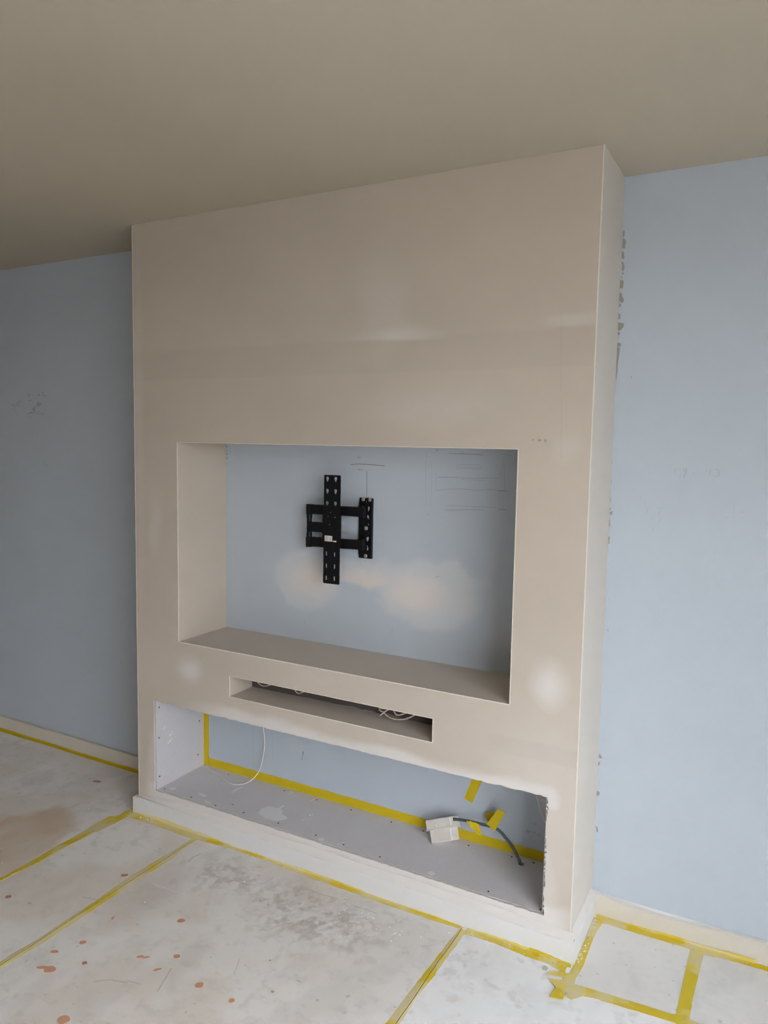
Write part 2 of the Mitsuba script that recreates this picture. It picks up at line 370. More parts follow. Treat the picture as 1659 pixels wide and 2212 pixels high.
def sheet_color(p, n, uv):
    """Dusty white floor protection: cloudy grey scuffs, tan damp stains, specks."""
    x, y = p.x, p.y
    a = mikit.fbm(x * 2.2 + 3, y * 2.2, 0.5, 4)
    b = mikit.fbm(x * 9 + 1.3 * a, y * 5, 3.5, 4)
    c = mikit.fbm(x * 38, y * 30, 7.5, 3)
    col = mi.Color3f(0.80, 0.785, 0.76) * (0.88 + 0.20 * a)
    clean = dr.select((x > SEAM3) & ((y < -0.091) | (x < 1.837)), 1.0, 0.0)          # sheet right of the cracked tape whitened: brighter window light put into its colour
    col = mikit.mix(col, mi.Color3f(0.88, 0.89, 0.905) * (0.93 + 0.12 * a), clean)
    d = mikit.fbm(x * 23 + 2.5 * b, y * 27, 5.5, 4)
    quiet = 1 - 0.6 * dr.select((x > 1.83) & (y > -0.10), 1.0, 0.0)
    col = mikit.mix(col, mi.Color3f(0.55, 0.54, 0.52), (0.30 - 0.12 * clean) * mikit.smoothstep(0.50, 0.70, b))
    col = mikit.mix(col, mi.Color3f(0.52, 0.50, 0.475), 0.32 * quiet * mikit.smoothstep(0.52, 0.74, d))
    col = mikit.mix(col, mi.Color3f(0.80, 0.79, 0.775), 0.40 * mikit.smoothstep(0.50, 0.72, mikit.fbm(x * 17, y * 21 + 2 * a, 8.5, 4)))
    warm = mikit.smoothstep(0.38, 0.62, mikit.fbm(x * 3.1 + 7, y * 3.7, 6.5, 4)) * (1 - mikit.smoothstep(0.9, 1.5, x)) * dr.select(y < -0.0, 1.0, 0.7)
    col = mikit.mix(col, mi.Color3f(0.66, 0.575, 0.48), 0.45 * warm)
    # the trodden plaster in front of the opening
    sc = dr.maximum(spot(x + .2 * (b - .5), y + .2 * (a - .5), 1.02, -0.21, 0.36, 0.17, 0.8), 0.8 * spot(x + .2 * (b - .5), y, 0.62, -0.18, 0.25, 0.14, 0.9))
    col = mikit.mix(col, mi.Color3f(0.50, 0.455, 0.41), 0.75 * sc * mikit.smoothstep(0.44, 0.60, c * 0.55 + d * 0.45))
    col = mikit.mix(col, mi.Color3f(0.70, 0.67, 0.63), 0.6 * sc * mikit.smoothstep(0.5, 0.7, mikit.fbm(x * 30, y * 45, 1.5, 3)))
    # tan stain by the left seam, paler ones by the second seam
    st = spot(x + .16 * (b - .5), y + .16 * (a - .5), -0.25, -0.37, 0.20, 0.27, 0.30)
    st = dr.maximum(st, 0.75 * spot(x + .2 * (b - .5), y + .2 * (a - .5), -0.16, -0.52, 0.22, 0.28, 0.8))
    col = mikit.mix(col, mi.Color3f(0.60, 0.45, 0.325), 0.80 * st * (0.55 + 0.9 * (b - 0.2)))
    st2 = spot(x + .2 * (b - .5), y, 0.45, -0.42, 0.16, 0.30, 1.0)
    col = mikit.mix(col, mi.Color3f(0.52, 0.46, 0.41), 0.45 * st2)
    # scratches and ridges
    for kk, tone, pts in SCRATCH:
        q = mi.Float(0)
        for (e, f), (g2, h2) in zip(pts[:-1], pts[1:]):
            q = dr.maximum(q, seg(x + .006 * (b - .5), y + .006 * (c - .5), e, f, g2, h2, .0032))
        col = mikit.mix(col, mi.Color3f(*tone), kk * q)
    v = mikit.fbm(x * 45 + 3, y * 60, 2.5, 2)
    col = col * (1 - 0.22 * mikit.smoothstep(0.74, 0.84, v))
    return col


def sheet_bump(p, n, uv):
    x, y = p.x, p.y
    a = mikit.fbm(x * 9, y * 9, 0.5, 3)
    sc = dr.maximum(spot(x, y, 1.0, -0.2, 0.45, 0.24, 1.0), spot(x, y, 0.62, -0.18, 0.3, 0.2, 1.0))
    return 0.0009 * a + (0.0008 + 0.0034 * sc) * mikit.fbm(x * 60, y * 80, 4.5, 3)


def tape_fn(dust):
    def f(p, n, uv):
        a = mikit.fbm(p.x * 11, p.y * 11, p.z * 11, 3)
        b = mikit.fbm(p.x * 60, p.y * 60, p.z * 60 + 3, 3)
        col = mikit.mix(mi.Color3f(0.66, 0.52, 0.055), mi.Color3f(0.71, 0.62, 0.26), mikit.smoothstep(0.33, 0.58, a))
        k = mikit.smoothstep(0.62 - dust, 0.78 - dust, 0.55 * a + 0.45 * b)
        return mikit.mix(col, mi.Color3f(0.69, 0.61, 0.40), k * 0.85)
    return f


def base_color(p, n, uv):
    return board_color(p, n, uv) * 1.21  # same board made lighter: extra light on the level base put into colour


def board_color(p, n, uv):
    g = mikit.fbm(p.x * 4, p.y * 4, p.z * 4, 3)
    h = mikit.fbm(p.x * 120, p.y * 120, p.z * 120, 2)
    return mi.Color3f(0.53, 0.518, 0.535) * (0.93 + 0.09 * g + 0.05 * h)


MAT = {
    'mat_wall': matte(mikit.proc(wall_color)),
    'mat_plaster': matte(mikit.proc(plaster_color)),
    'mat_ceiling': matte(mikit.proc(ceiling_color)),
    'mat_sheet': {'type': 'twosided', 'bsdf': {'type': 'bumpmap', 'arbitrary': mikit.proc(sheet_bump, 2e-3), 'scale': 1.0,
                                               'bsdf': {'type': 'diffuse', 'reflectance': mikit.proc(sheet_color)}}},
    'mat_tape_dusty': matte(mikit.proc(tape_fn(0.11))),
    'mat_tape': matte(mikit.proc(tape_fn(0.13))),
    'mat_tape_clean': matte((0.60, 0.465, 0.025)),
    'mat_tape_shaded': matte((0.46, 0.345, 0.02)),  # darker copy of the tape yellow: shade on the back flap painted in
    'mat_board_lit': matte(mikit.proc(base_color)),
    'mat_board': matte(mikit.proc(board_color)),
    'mat_skirting': matte((0.68, 0.68, 0.675)),
    'mat_cream': matte((0.62, 0.58, 0.505)),
    'mat_caulk': matte((0.74, 0.73, 0.70)),
    'mat_filler': matte((0.685, 0.66, 0.635)),
    'mat_tape_crumb': matte((0.66, 0.61, 0.50)),
    'mat_bead': matte((0.72, 0.67, 0.60)),  # bead made near-white: the light its edges catch is put into the colour
    'mat_edge': matte((0.66, 0.64, 0.61)),
    'mat_white': matte((0.72, 0.71, 0.69)),
    'mat_splash': matte((0.76, 0.76, 0.77)),
    'mat_crumb': matte((0.76, 0.75, 0.73)),
    'mat_peel': matte((0.32, 0.305, 0.28)),
    'mat_hole': matte((0.06, 0.05, 0.045)),
    'mat_drip': matte((0.62, 0.355, 0.235)),
    'mat_drip_dark': matte((0.47, 0.28, 0.21)),
    'mat_room': matte((0.40, 0.375, 0.34)),
    'mat_subfloor': matte((0.30, 0.24, 0.18)),
    'mat_black': plastic((0.006, 0.006, 0.007), 0.45, 0.22),
    'mat_zinc': plastic((0.55, 0.55, 0.55), 0.35, 0.5, 0.8),
    'mat_box': plastic((0.66, 0.63, 0.58), 0.35, 0.5),
    'mat_cable_white': plastic((0.74, 0.72, 0.69), 0.45, 0.4),
    'mat_cable_slot': plastic((0.62, 0.55, 0.46), 0.45, 0.4),
    'mat_cable_grey': plastic((0.075, 0.09, 0.095), 0.5, 0.4),
    'mat_sticker': matte((0.62, 0.60, 0.57)),
    'mat_print': matte((0.16, 0.155, 0.15)),
    'mat_chip': matte((0.55, 0.545, 0.54)),
    'mat_crease': matte((0.22, 0.17, 0.05)),
    'mat_smear': matte((0.25, 0.225, 0.21)),
    'mat_slot_back': matte((0.11, 0.095, 0.09)),  # very dark: the deep shade inside the slot is put into this colour
}
scene.update(MAT)

# ---------------------------------------------------------------- the room
add('floor', tm(bx(XL, XR, YF, D, -0.12, -0.004)), 'mat_subfloor', kind='structure')
add('ceiling', tm(bx(XL, XR, YF, D, H, H + 0.1)), 'mat_ceiling', kind='structure')
add('wall_back', tm(bx(XL, XR, D, D + 0.12, -0.12, H + 0.1)), 'mat_wall', kind='structure')
add('wall_left', tm(bx(XL - 0.12, XL, YF, D + 0.12, -0.12, H + 0.1)), 'mat_room', kind='structure')
add('wall_front', tm(bx(XL - 0.12, XR + 0.12, YF - 0.12, YF, -0.12, H + 0.1)), 'mat_room', kind='structure')
DY0, DY1, DZ1 = -3.5, -0.95, 2.28
add('wall_right', tm(bx(XR, XR + 0.12, YF, D + 0.12, -0.12, H + 0.1) - bx(XR - 1, XR + 1, DY0, DY1, -0.02, DZ1)), 'mat_room', kind='structure')
fr = bx(XR + 0.02, XR + 0.10, DY0, DY1, -0.02, DZ1) - bx(XR - 1, XR + 1, DY0 + 0.05, DY1 - 0.05, 0.03, DZ1 - 0.05)
add('door_1', tm(fr), 'mat_white', kind='structure')

# floor protection: taped sheets, each its own
g = 0.0012


def sheet(pts, seed):
    add('protection_sheet', on_floor(Polygon(rough(pts, 0.08, 0.0004, seed)), -0.004, 0.004), 'mat_sheet', 'floor')


sheet([(XL + .01, YF + .01), (SEAM1 - g, YF + .01), (SEAM1 - g, -0.002), (-0.004, -0.002), (-0.004, D - .004), (XL + .01, D - .004)], 1)
sheet([(SEAM1 + g, YF + .01), (SEAM2 - g, YF + .01), (SEAM2 - g, -0.004), (SEAM1 + g, -0.004)], 2)
sheet([(SEAM2 + g, YF + .01), (SEAM3 - g, YF + .01), (SEAM3 - g, -0.004), (SEAM2 + g, -0.004)], 3)
sheet([(SEAM3 + g, YF + .01), (XR - .03, YF + .01), (XR - .03, -0.0900), (2.13, -0.0945), (1.845, -0.111), (1.835, -0.004), (SEAM3 + g, -0.004)], 4)
sheet([(1.838, -0.1085), (2.130, -0.0922), (2.153, -0.0910), (2.157, D - .006), (1.838, D - .006)], 5)
sheet([(2.1555, -0.0895), (XR - .03, -0.0880), (XR - .03, D - .006), (2.1595, D - .006)], 6)

# skirting boards on the blue wall
n = 40
xs = np.linspace(1.8215, XR - .001, n)
bow = 0.006 * np.exp(-((xs - 2.02) / 0.13) ** 2)
sag = interp([(1.83, 0.0728), (1.93, 0.0655), (2.03, 0.062), (2.11, 0.064), (2.22, 0.069), (2.35, 0.0745), (3.8, 0.0745)], xs)
prof = []
for x, b, zt in zip(xs, bow, sag):
    yb, yt = D - 0.018 - 0.2 * b, D - 0.018 - b
    yb, yt = (yb, yt) if x > 1.8385 else (D - .0183, D - .0183)
    prof.append([(x, D - .0005, 0.0002), (x, yb, 0.0002), (x, yt, zt - 0.003), (x, yt + 0.003, zt), (x, D - .0005, zt)])
prof = np.array(prof)
kk = prof.shape[1]
V = prof.reshape(-1, 3)
F = []
for i in range(n - 1):
    for j in range(kk):
        a, b2 = i * kk + j, i * kk + (j + 1) % kk
        F += [[a, b2, b2 + kk], [a, b2 + kk, a + kk]]
for i in (0, n - 1):
    F += [[i * kk, i * kk + j, i * kk + j + 1] for j in range(1, kk - 1)]
m = trimesh.Trimesh(V, F, process=False)
trimesh.repair.fix_normals(m)
add('baseboard_right', m, 'mat_cream', kind='structure')
wob = np.interp(np.arange(n), np.arange(0, n, 2), RNG.normal(0, .0005, n // 2))
st = [[(x, D - .0004, zt + 0.0012 + 0.0055 * math.exp(-((x - 2.06) / .13) ** 2) + w), (x, D - 0.008, zt + .0018), (x, D - 0.0165 - b, zt + 0.0005)] for x, b, zt, w in zip(xs, bow, sag, wob)]
add('caulk_line', skin(st, [(0, .0003, -.0004), (0, .001, -.002), (0, .0005, -.0004)]), 'mat_caulk', 'baseboard_right')
p2 = Polygon([(D - .0005, 0.0002), (D - 0.018, 0.0002), (D - 0.018, 0.068), (D - 0.015, 0.071), (D - .0005, 0.071)])
add('baseboard_left', on_side(p2, XL + .001, -XL - .002), 'mat_cream', kind='structure')

# ---------------------------------------------------------------- the media wall
mw = thing('media_wall', 'beige plastered media wall with tv recess, narrow slot and low fireplace opening', 'media wall')
top_edge = rough([(FX1, FZ1), (FX0, FZ1)], 0.012, 0.0011, 21, closed=False)
right_edge = rough([(FX1, FZ0), (FX1, FZ1)], 0.006, 0.0019, 22, closed=False)
bot_edge = rough([(FX0, FZ0), (FX1, FZ0)], 0.009, 0.0009, 23, closed=False)
left_edge = rough([(FX0 - .001, FZ1), (FX0 + .001, FZ0)], 0.02, 0.0006, 24, closed=False)
hole = Polygon(np.vstack([bot_edge[:-1], right_edge[:-1], top_edge[:-1], left_edge[:-1]])).buffer(0)
cut = tm(m3.Manifold.cube([1, 1, 1]))
hm = on_wall(hole, 0.03, 0.06)
hole_m = m3.Manifold(m3.Mesh(np.asarray(hm.vertices, np.float32), np.asarray(hm.faces, np.uint32)))
BZ = 0.118
shell = bx(0, W, 0, D - 0.0004, 0, H - 0.0004) - bx(NX0, NX1, -1, 1, NZ0, NZ1) - bx(SX0, SX1, -1, SLOTD, SZ0, SZ1) \
    - bx(FX0 - 0.001, FX1 + 0.002, 0.0075, 1, BZ - 0.0140, 0.515) - hole_m
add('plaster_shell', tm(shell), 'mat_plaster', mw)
# slot back, ragged line where its plaster stops
add('slot_back', tm(bx(SX0 + .0005, SX1 - .0005, SLOTD - 0.003, SLOTD - 0.0005, SZ0 + .0003, SZ1 - .0003)), 'mat_slot_back', mw, label='bare board at the back of the slot, deep shade painted into its colour')
rag = [(SX0, 0), (0.57, 0.001), (0.68, 0.002), (0.78, 0.006), (0.90, 0.004), (0.975, 0.010), (1.0, 0.004), (1.035, 0.009), (1.06, 0.003), (1.10, 0.011), (1.19, 0.003), (SX1, 0.002)]
rg = rough(rag, 0.012, 0.0012, 31, closed=False)
rg[:, 1] = np.maximum(rg[:, 1] * 0.7, 0.0006)
add('plaster_smear', on_wall(Polygon([(SX1 - .001, 0)] + [(SX0 + .001, 0)] + [(min(max(a, SX0 + .001), SX1 - .001), b) for a, b in rg]).buffer(0), SLOTD - 0.0032, 0.0016).apply_translation([0, 0, SZ0 + .0004]), 'mat_smear', mw)


def bead(p, q, n1, n2, w=0.0026, t=0.0005, parent=mw):
    """Plaster edge bead along the arris p-q, a thin L over the faces with outward normals n1 and n2."""
    p, q, n1, n2 = (np.array(v, float) for v in (p, q, n1, n2))
    out = None
    for a, b in ((n1, n2), (n2, n1)):
        c = np.array([p, q, p - b * w, q - b * w])
        c = np.vstack([c + a * t, c - a * t]) + 0
        c = np.vstack([c, [p + a * t + b * t, q + a * t + b * t]])
        h = m3.Manifold.hull_points(c)
        out = h if out is None else out + h
    add('corner_bead', tm(out), 'mat_bead', parent)


Y, X, Z = (0, 1, 0), (1, 0, 0), (0, 0, 1)
neg = lambda v: tuple(-c for c in v)
bead((W, 0, SK), (W, 0, H - .001), neg(Y), X)
bead((0, 0, SK), (0, 0, H - .001), neg(Y), neg(X))
for x0, x1, z0, z1 in ((NX0, NX1, NZ0, NZ1), (SX0, SX1, SZ0, SZ1)):
    bead((x0, 0, z0), (x0, 0, z1), neg(Y), X)
    bead((x1, 0, z0), (x1, 0, z1), neg(Y), neg(X))
    bead((x0, 0, z0), (x1, 0, z0), neg(Y), Z)
    bead((x0, 0, z1), (x1, 0, z1), neg(Y), neg(Z), w=0.0018)

# skirting of the media wall
def skirt(pts, lab):
    """A board given by its plan outline pairs (foot and top), its upper edge slightly rounded."""
    add('skirting_board', tm(m3.Manifold.hull_points(np.array(pts, float))), 'mat_skirting', mw, label=lab)


FT = 0.0120                                   # the flank board is thinner
s = 0.003
skirt([(x, y, z) for x, y in ((-SKT, -SKT), (W + SKT, -SKT), (W + SKT, -.0002), (-SKT, -.0002)) for z in (0.0002, SK - s)] + [(x, y, SK) for x, y in ((-SKT + s, -SKT + s), (W + SKT - s, -SKT + s), (W + SKT - s, -.0002), (-SKT + s, -.0002))],
      'white skirting board along the front')
skirt([(x, y, z) for x in (W + .0002, W + SKT) for y in (-.0001, D - .0188) for z in (.0002, SK - s)] + [(x, y, SK) for x in (W + .0002, W + SKT - s) for y in (-.0001, D - .0188)], 'short white skirting board on the right flank')
skirt([(x, y, z) for x in (-.0002, -SKT) for y in (-.0001, D - .0188) for z in (.0002, SK - s)] + [(x, y, SK) for x in (-.0002, -SKT + s) for y in (-.0001, D - .0188)], 'short white skirting board on the left flank')
# filler smoothed into the angle above the boards
xs_ = np.linspace(0.0, W + .0135, 60)
fz = np.interp(np.arange(60), np.arange(0, 60, 3), RNG.normal(0, .0012, 20))
fall = np.clip((xs_ - 0.02) / 0.25, 0.05, 1)
st = [[(x, -.0003, SK + .022 * f + 2 * e * f), (x, -SKT * .40 * f - .001, SK + .010 * f + .0004), (x, -.001 - (SKT - .0030) * f, SK + .0004)] for x, e, f in zip(xs_, fz, fall)]
add('filler_fillet', skin(st, [(0, .0002, -.0003), (0, .0004, -.0003), (0, .0002, -.0002)]), 'mat_filler', mw)
ys_ = np.linspace(-.002, D - .019, 20)
st = [[(W + .0003, y, SK + .020), (W + SKT * .40, y, SK + .010), (W + SKT - .0028, y, SK + .0004)] for y in ys_]
add('filler_fillet', skin(st, [(-.0002, 0, -.0003), (-.0004, 0, -.0003), (-.0002, 0, -.0002)]), 'mat_filler', mw)

# bare plasterboard lining of the fireplace opening, with sunk screws
add_panel = lambda mesh, lab, mat='mat_board': add('plasterboard_panel', mesh, mat, mw, label=lab)
base = add_panel(tm(bx(FX0 + .0005, FX1 + .0015, 0.0102, D - 0.0006, BZ - 0.0125, BZ) - m3.Manifold.cylinder(0.1, 0.011, 0.011, 24).translate([1.5854, 0.2400, BZ - 0.05])), 'bare grey plasterboard base of the fireplace opening', 'mat_board_lit')
left = add_panel(tm(bx(FX0 - .0006, FX0 + 0.0085, 0.0035, D - 0.0006, BZ + .0004, 0.5145)), 'bare grey plasterboard lining the left end of the fireplace opening')
right = add_panel(tm(bx(FX1 - .0080, FX1 + .0015, 0.0112, D - 0.0006, BZ + .0004, 0.5145)), 'bare grey plasterboard lining the right end of the fireplace opening')
head = add_panel(tm(bx(FX0 + 0.0090, FX1 - .0085, 0.0112, D - 0.0006, 0.503, 0.5145)), 'bare grey plasterboard lining the top of the fireplace opening')
add('hole_shade_disc', tm(m3.Manifold.cylinder(0.0005, 0.0125, 0.0125, 24).translate([1.5854, 0.2400, BZ - 0.0134])), 'mat_hole', base)  # dark disc below the drilled hole, painting in the shade of its depth
hs_ = m3.Manifold.cylinder(0.0006, 0.0036, 0.0030, 12)
SCREW_B = [(0.138, 0.2661), (0.1192, 0.0267), (0.2578, 0.2658), (0.5559, 0.2659), (0.7168, 0.2676), (0.2667, 0.0284), (0.5292, 0.0363), (0.3963, 0.0246), (0.8789, 0.2679), (1.0615, 0.2637),
           (1.1959, 0.2671), (0.6933, 0.0387), (0.8658, 0.0378), (0.9873, 0.0356), (1.1403, 0.0303), (1.3823, 0.2576), (1.5421, 0.265), (1.6212, 0.2683), (1.5434, 0.03), (1.7191, 0.0232)]
sm = tm(hs_)
scr_b, scr_l = mikit.ply(sm, 'mat_hole'), mikit.ply(tm(hs_.rotate([0, 90, 0])), 'mat_hole')
for x, y in SCREW_B:
    scene[key(base + '__screw')] = {**scr_b, 'to_world': T().translate([x, y, BZ])}
for y, z in [(0.0205, 0.4648), (0.0185, 0.3359), (0.0204, 0.1695), (0.2586, 0.3291), (0.2476, 0.1791)]:
    scene[key(left + '__screw')] = {**scr_l, 'to_world': T().translate([FX0 + .0085, y, z])}


def splash(poly, mat='mat_splash', parent=base, h=0.0006, name='plaster_splash', z=BZ):
    add(name, on_floor(poly, z, h), mat, parent)


splash(Polygon([(0.5803, 0.0617), (0.5683, 0.0945), (0.5805, 0.126), (0.6024, 0.129), (0.6236, 0.1329), (0.6254, 0.1631), (0.6332, 0.1606), (0.6343, 0.1305), (0.6575, 0.1213), (0.6554, 0.1059), (0.691, 0.0934), (0.7028, 0.0811), (0.6908, 0.0659), (0.6756, 0.0472), (0.6359, 0.0417), (0.605, 0.0511)]))
splash(Polygon([(0.3788, 0.1382), (0.3705, 0.1715), (0.3869, 0.2071), (0.3836, 0.1792)]))
splash(blob(0.1464, 0.0451, 0.015, 0.010, 0.3, seed=2))
splash(blob(0.2926, 0.0684, 0.022, 0.009, -0.2, seed=3))
splash(blob(0.3504, 0.0295, 0.018, 0.006, -0.2, seed=4))
splash(blob(0.899, 0.023, 0.013, 0.009, 0.0, seed=5, amp=0.06))
splash(blob(0.5905, 0.2699, 0.007, 0.005, 0, seed=6))
splash(blob(0.5873, 0.2528, 0.006, 0.004, 0, seed=7))
splash(LineString([(0.7006, 0.248), (0.7026, 0.2717)]).buffer(0.0018), 'mat_crumb')
splash(blob(1.341, 0.030, 0.013, 0.011, 0, seed=8, amp=.1))
add('paint_drip', on_floor(blob(0.4502, 0.0647, 0.006, 0.004, 0, seed=9), BZ, 0.0005), 'mat_drip_dark', base, label='dark red paint drop')
for i, (y, z, a, b, r) in enumerate([(0.0484, 0.3713, .003, .008, -.4), (0.0821, 0.327, .005, .004, 0), (0.0902, 0.3342, .002, .010, -.3), (0.0819, 0.3021, .006, .005, .3), (0.0712, 0.2972, .006, .003, .5), (0.0905, 0.3081, .003, .003, 0)]):
    add('plaster_splash', on_side(blob(y, z, a, b, r, n=9, seed=40 + i), FX0 + .0085, 0.0008), 'mat_white', left)

# crumbs of dry plaster: along the opening's lower edge and on the base
def crumbs(spots, mat, name, parent=None, **kw):
    s = trimesh.creation.icosphere(0)
    out = []
    for x, y, z, r in spots:
        c = s.copy()
        c.vertices = c.vertices * (1 + RNG.normal(0, .22, (len(c.vertices), 1))) * r * np.array([RNG.uniform(.7, 1.5), RNG.uniform(.7, 1.3), RNG.uniform(.4, .8)])
        c.apply_translation([x, y, z + r * 0.25])
        out.append(c)
    return add(name, trimesh.util.concatenate(out), mat, parent, **kw)


lip = [(x, RNG.uniform(-0.001, 0.008), FZ0 - .0004, RNG.uniform(.0008, .0022)) for x in np.concatenate([RNG.uniform(.1, 1.72, 90), RNG.normal(0.78, .07, 25), RNG.normal(1.12, .05, 35)])]
crumbs(lip, 'mat_white', 'plaster_crumbs', mw, kind='stuff')
bits = [(RNG.uniform(.15, 1.6), RNG.uniform(.02, .26), BZ, RNG.uniform(.0008, .0022)) for _ in range(60)] + [(x, y, BZ, .0028) for x, y in [(0.7016, 0.1641), (0.7699, 0.1579), (0.7608, 0.1041), (0.7640, .148), (0.174, 0.1881), (.98, .045), (.97, .03)]]
crumbs(bits, 'mat_crumb', 'plaster_crumbs', base, kind='stuff')

# peeled paint beside the media wall
def px_patch(pts, seed):
    pg = Polygon(pts).buffer(0.0006).simplify(0.0002)
    add('peeled_patch', on_wall(pg, D, 0.0005), 'mat_peel', 'wall_back')


PEEL = [
    [(1.8231, 2.2379), (1.8277, 2.2374), (1.827, 2.2192), (1.8234, 2.2206)],
    [(1.8241, 2.2155), (1.8294, 2.2118), (1.8341, 2.2024), (1.8311, 2.1964), (1.8311, 2.1842), (1.8229, 2.1858), (1.8237, 2.2023)],
    [(1.8229, 2.1749), (1.8278, 2.1734), (1.8283, 2.1636), (1.8312, 2.1557), (1.827, 2.1531), (1.8228, 2.1553)],
    [(1.8218, 2.1434), (1.828, 2.142), (1.8317, 2.1276), (1.8297, 2.115), (1.824, 2.1181), (1.8265, 2.1306)],
    [(1.8257, 2.1077), (1.8284, 2.1113), (1.8316, 2.1066), (1.8284, 2.1049)],
    [(1.8233, 2.1002), (1.8276, 2.0952), (1.8256, 2.0944)],
    [(1.8218, 2.088), (1.8311, 2.0855), (1.8301, 2.0625), (1.8214, 2.0632)],
    [(1.8216, 2.0477), (1.8273, 2.046), (1.8285, 2.0356), (1.8337, 2.0288), (1.8348, 2.0223), (1.8299, 2.0175), (1.8219, 2.0245)],
    [(1.8211, 2.0142), (1.8274, 2.0151), (1.8253, 2.0062), (1.8204, 2.0058)],
    [(1.821, 1.9871), (1.8251, 1.9811), (1.8205, 1.9814)],
    [(1.8203, 1.9868), (1.8264, 1.9812), (1.8262, 1.9683), (1.8219, 1.9673)],
    [(1.8197, 1.9591), (1.838, 1.9521), (1.8376, 1.9443), (1.8286, 1.9332), (1.8196, 1.9332)],
    [(1.8205, 1.9245), (1.8249, 1.929), (1.8282, 1.9241), (1.8254, 1.9178), (1.8213, 1.9188)],
    [(1.8218, 1.9135), (1.8257, 1.9126), (1.8245, 1.9105)],
    [(1.8203, 1.8954), (1.8331, 1.8914), (1.8297, 1.8812), (1.8205, 1.8842)],
    [(1.8199, 1.8808), (1.8285, 1.8786), (1.8288, 1.8721), (1.8277, 1.8565), (1.8262, 1.8435), (1.8249, 1.8278), (1.8253, 1.8069), (1.8232, 1.7859), (1.8207, 1.7715), (1.8195, 1.7755), (1.8194, 1.8123), (1.819, 1.8437), (1.8219, 1.8541), (1.8193, 1.8594)],
    [(1.8189, 1.7663), (1.821, 1.7649), (1.8204, 1.7557), (1.8188, 1.7571)],
    [(1.8196, 1.7492), (1.8207, 1.7492), (1.8208, 1.7465)],
    [(1.8194, 1.7373), (1.8213, 1.736), (1.8203, 1.7333)],
    [(1.8202, 1.7082), (1.8218, 1.7069), (1.821, 1.7022)],
    [(1.8178, 1.5226), (1.822, 1.5219), (1.8203, 1.5017), (1.8178, 1.5097)],
    [(1.8175, 1.529), (1.8217, 1.5291), (1.8198, 1.5245)],
    [(1.8179, 1.4788), (1.8214, 1.4776), (1.82, 1.4721)],
    [(1.8174, 1.4612), (1.8222, 1.4601), (1.8219, 1.448), (1.8167, 1.4464)],
    [(1.8685, 1.7887), (1.8708, 1.7886), (1.8697, 1.7834)],
    [(1.817, 1.4231), (1.8217, 1.4233), (1.82, 1.4129), (1.8168, 1.4149)],
    [(1.8174, 1.4014), (1.8227, 1.4003), (1.8226, 1.3909), (1.8173, 1.3911)],
    [(1.822, 1.3569), (1.8312, 1.3588), (1.8261, 1.3531), (1.8316, 1.3494), (1.8223, 1.3496)],
    [(1.8189, 1.3676), (1.8268, 1.3681), (1.8191, 1.3636)],
    [(1.8172, 1.3349), (1.8225, 1.3339), (1.8241, 1.3108), (1.8188, 1.3091), (1.8169, 1.3226)],
    [(1.8171, 1.2757), (1.8251, 1.2768), (1.8246, 1.2686), (1.8237, 1.259), (1.8271, 1.2557), (1.8187, 1.2531), (1.8215, 1.2615), (1.82, 1.271)],
    [(1.8185, 1.0886), (1.8212, 1.0881), (1.8197, 1.0859)],
    [(1.8204, 1.0694), (1.8228, 1.0686), (1.8216, 1.0667)],
    [(1.8316, 1.0707), (1.8337, 1.0701), (1.8327, 1.0686)],
    [(1.8181, 1.043), (1.8211, 1.0422), (1.8196, 1.0398)],
    [(1.8312, 0.9697), (1.835, 0.9702), (1.8335, 0.967)],
    [(1.8184, 1.2119), (1.8211, 1.2113), (1.8196, 1.2093)],
    [(1.8189, 1.201), (1.821, 1.1998), (1.8198, 1.1975)],
    [(1.8227, 0.5479), (1.8282, 0.5462), (1.8336, 0.5351), (1.8238, 0.5352)],
    [(1.8217, 0.5188), (1.8271, 0.5223), (1.8256, 0.511), (1.8211, 0.5071)],
    [(1.8195, 0.4951), (1.8217, 0.4942), (1.8205, 0.4896)],
    [(1.8214, 0.4195), (1.8283, 0.4189), (1.83, 0.412), (1.8275, 0.405), (1.8221, 0.4028)],
    [(1.823, 0.2977), (1.8282, 0.2946), (1.8311, 0.2778), (1.8261, 0.2794)],
    [(0.2296, 1.5431), (0.2373, 1.5405), (0.2332, 1.5358), (0.2284, 1.5371)],
    [(0.2284, 1.5234), (0.2373, 1.5222), (0.2343, 1.5189)],
    [(0.2296, 1.512), (0.239, 1.5099), (0.2366, 1.5048), (0.2296, 1.5074)],
    [(0.2284, 1.4959), (0.2402, 1.4911), (0.2342, 1.4882), (0.2283, 1.4913)],
    [(0.2295, 1.467), (0.2342, 1.4653), (0.2307, 1.4633)],
    [(0.2272, 0.9038), (0.232, 0.9029), (0.229, 0.8998)],
]
for i, pts in enumerate(PEEL):
    px_patch(pts, i)

# ---------------------------------------------------------------- masking tape
def flat_tape(poly, label, mat='mat_tape', z=0.0, h=0.0006, group=None, seed=1, amp=0.0008, step=0.02):
    pg = Polygon(rough(list(poly), step, amp, seed)).buffer(0)
    if pg.geom_type != 'Polygon':
        pg = max(pg.geoms, key=lambda q: q.area)
    return add('masking_tape', on_floor(pg, z, h), mat, None, label=label, cat='tape', group=group)


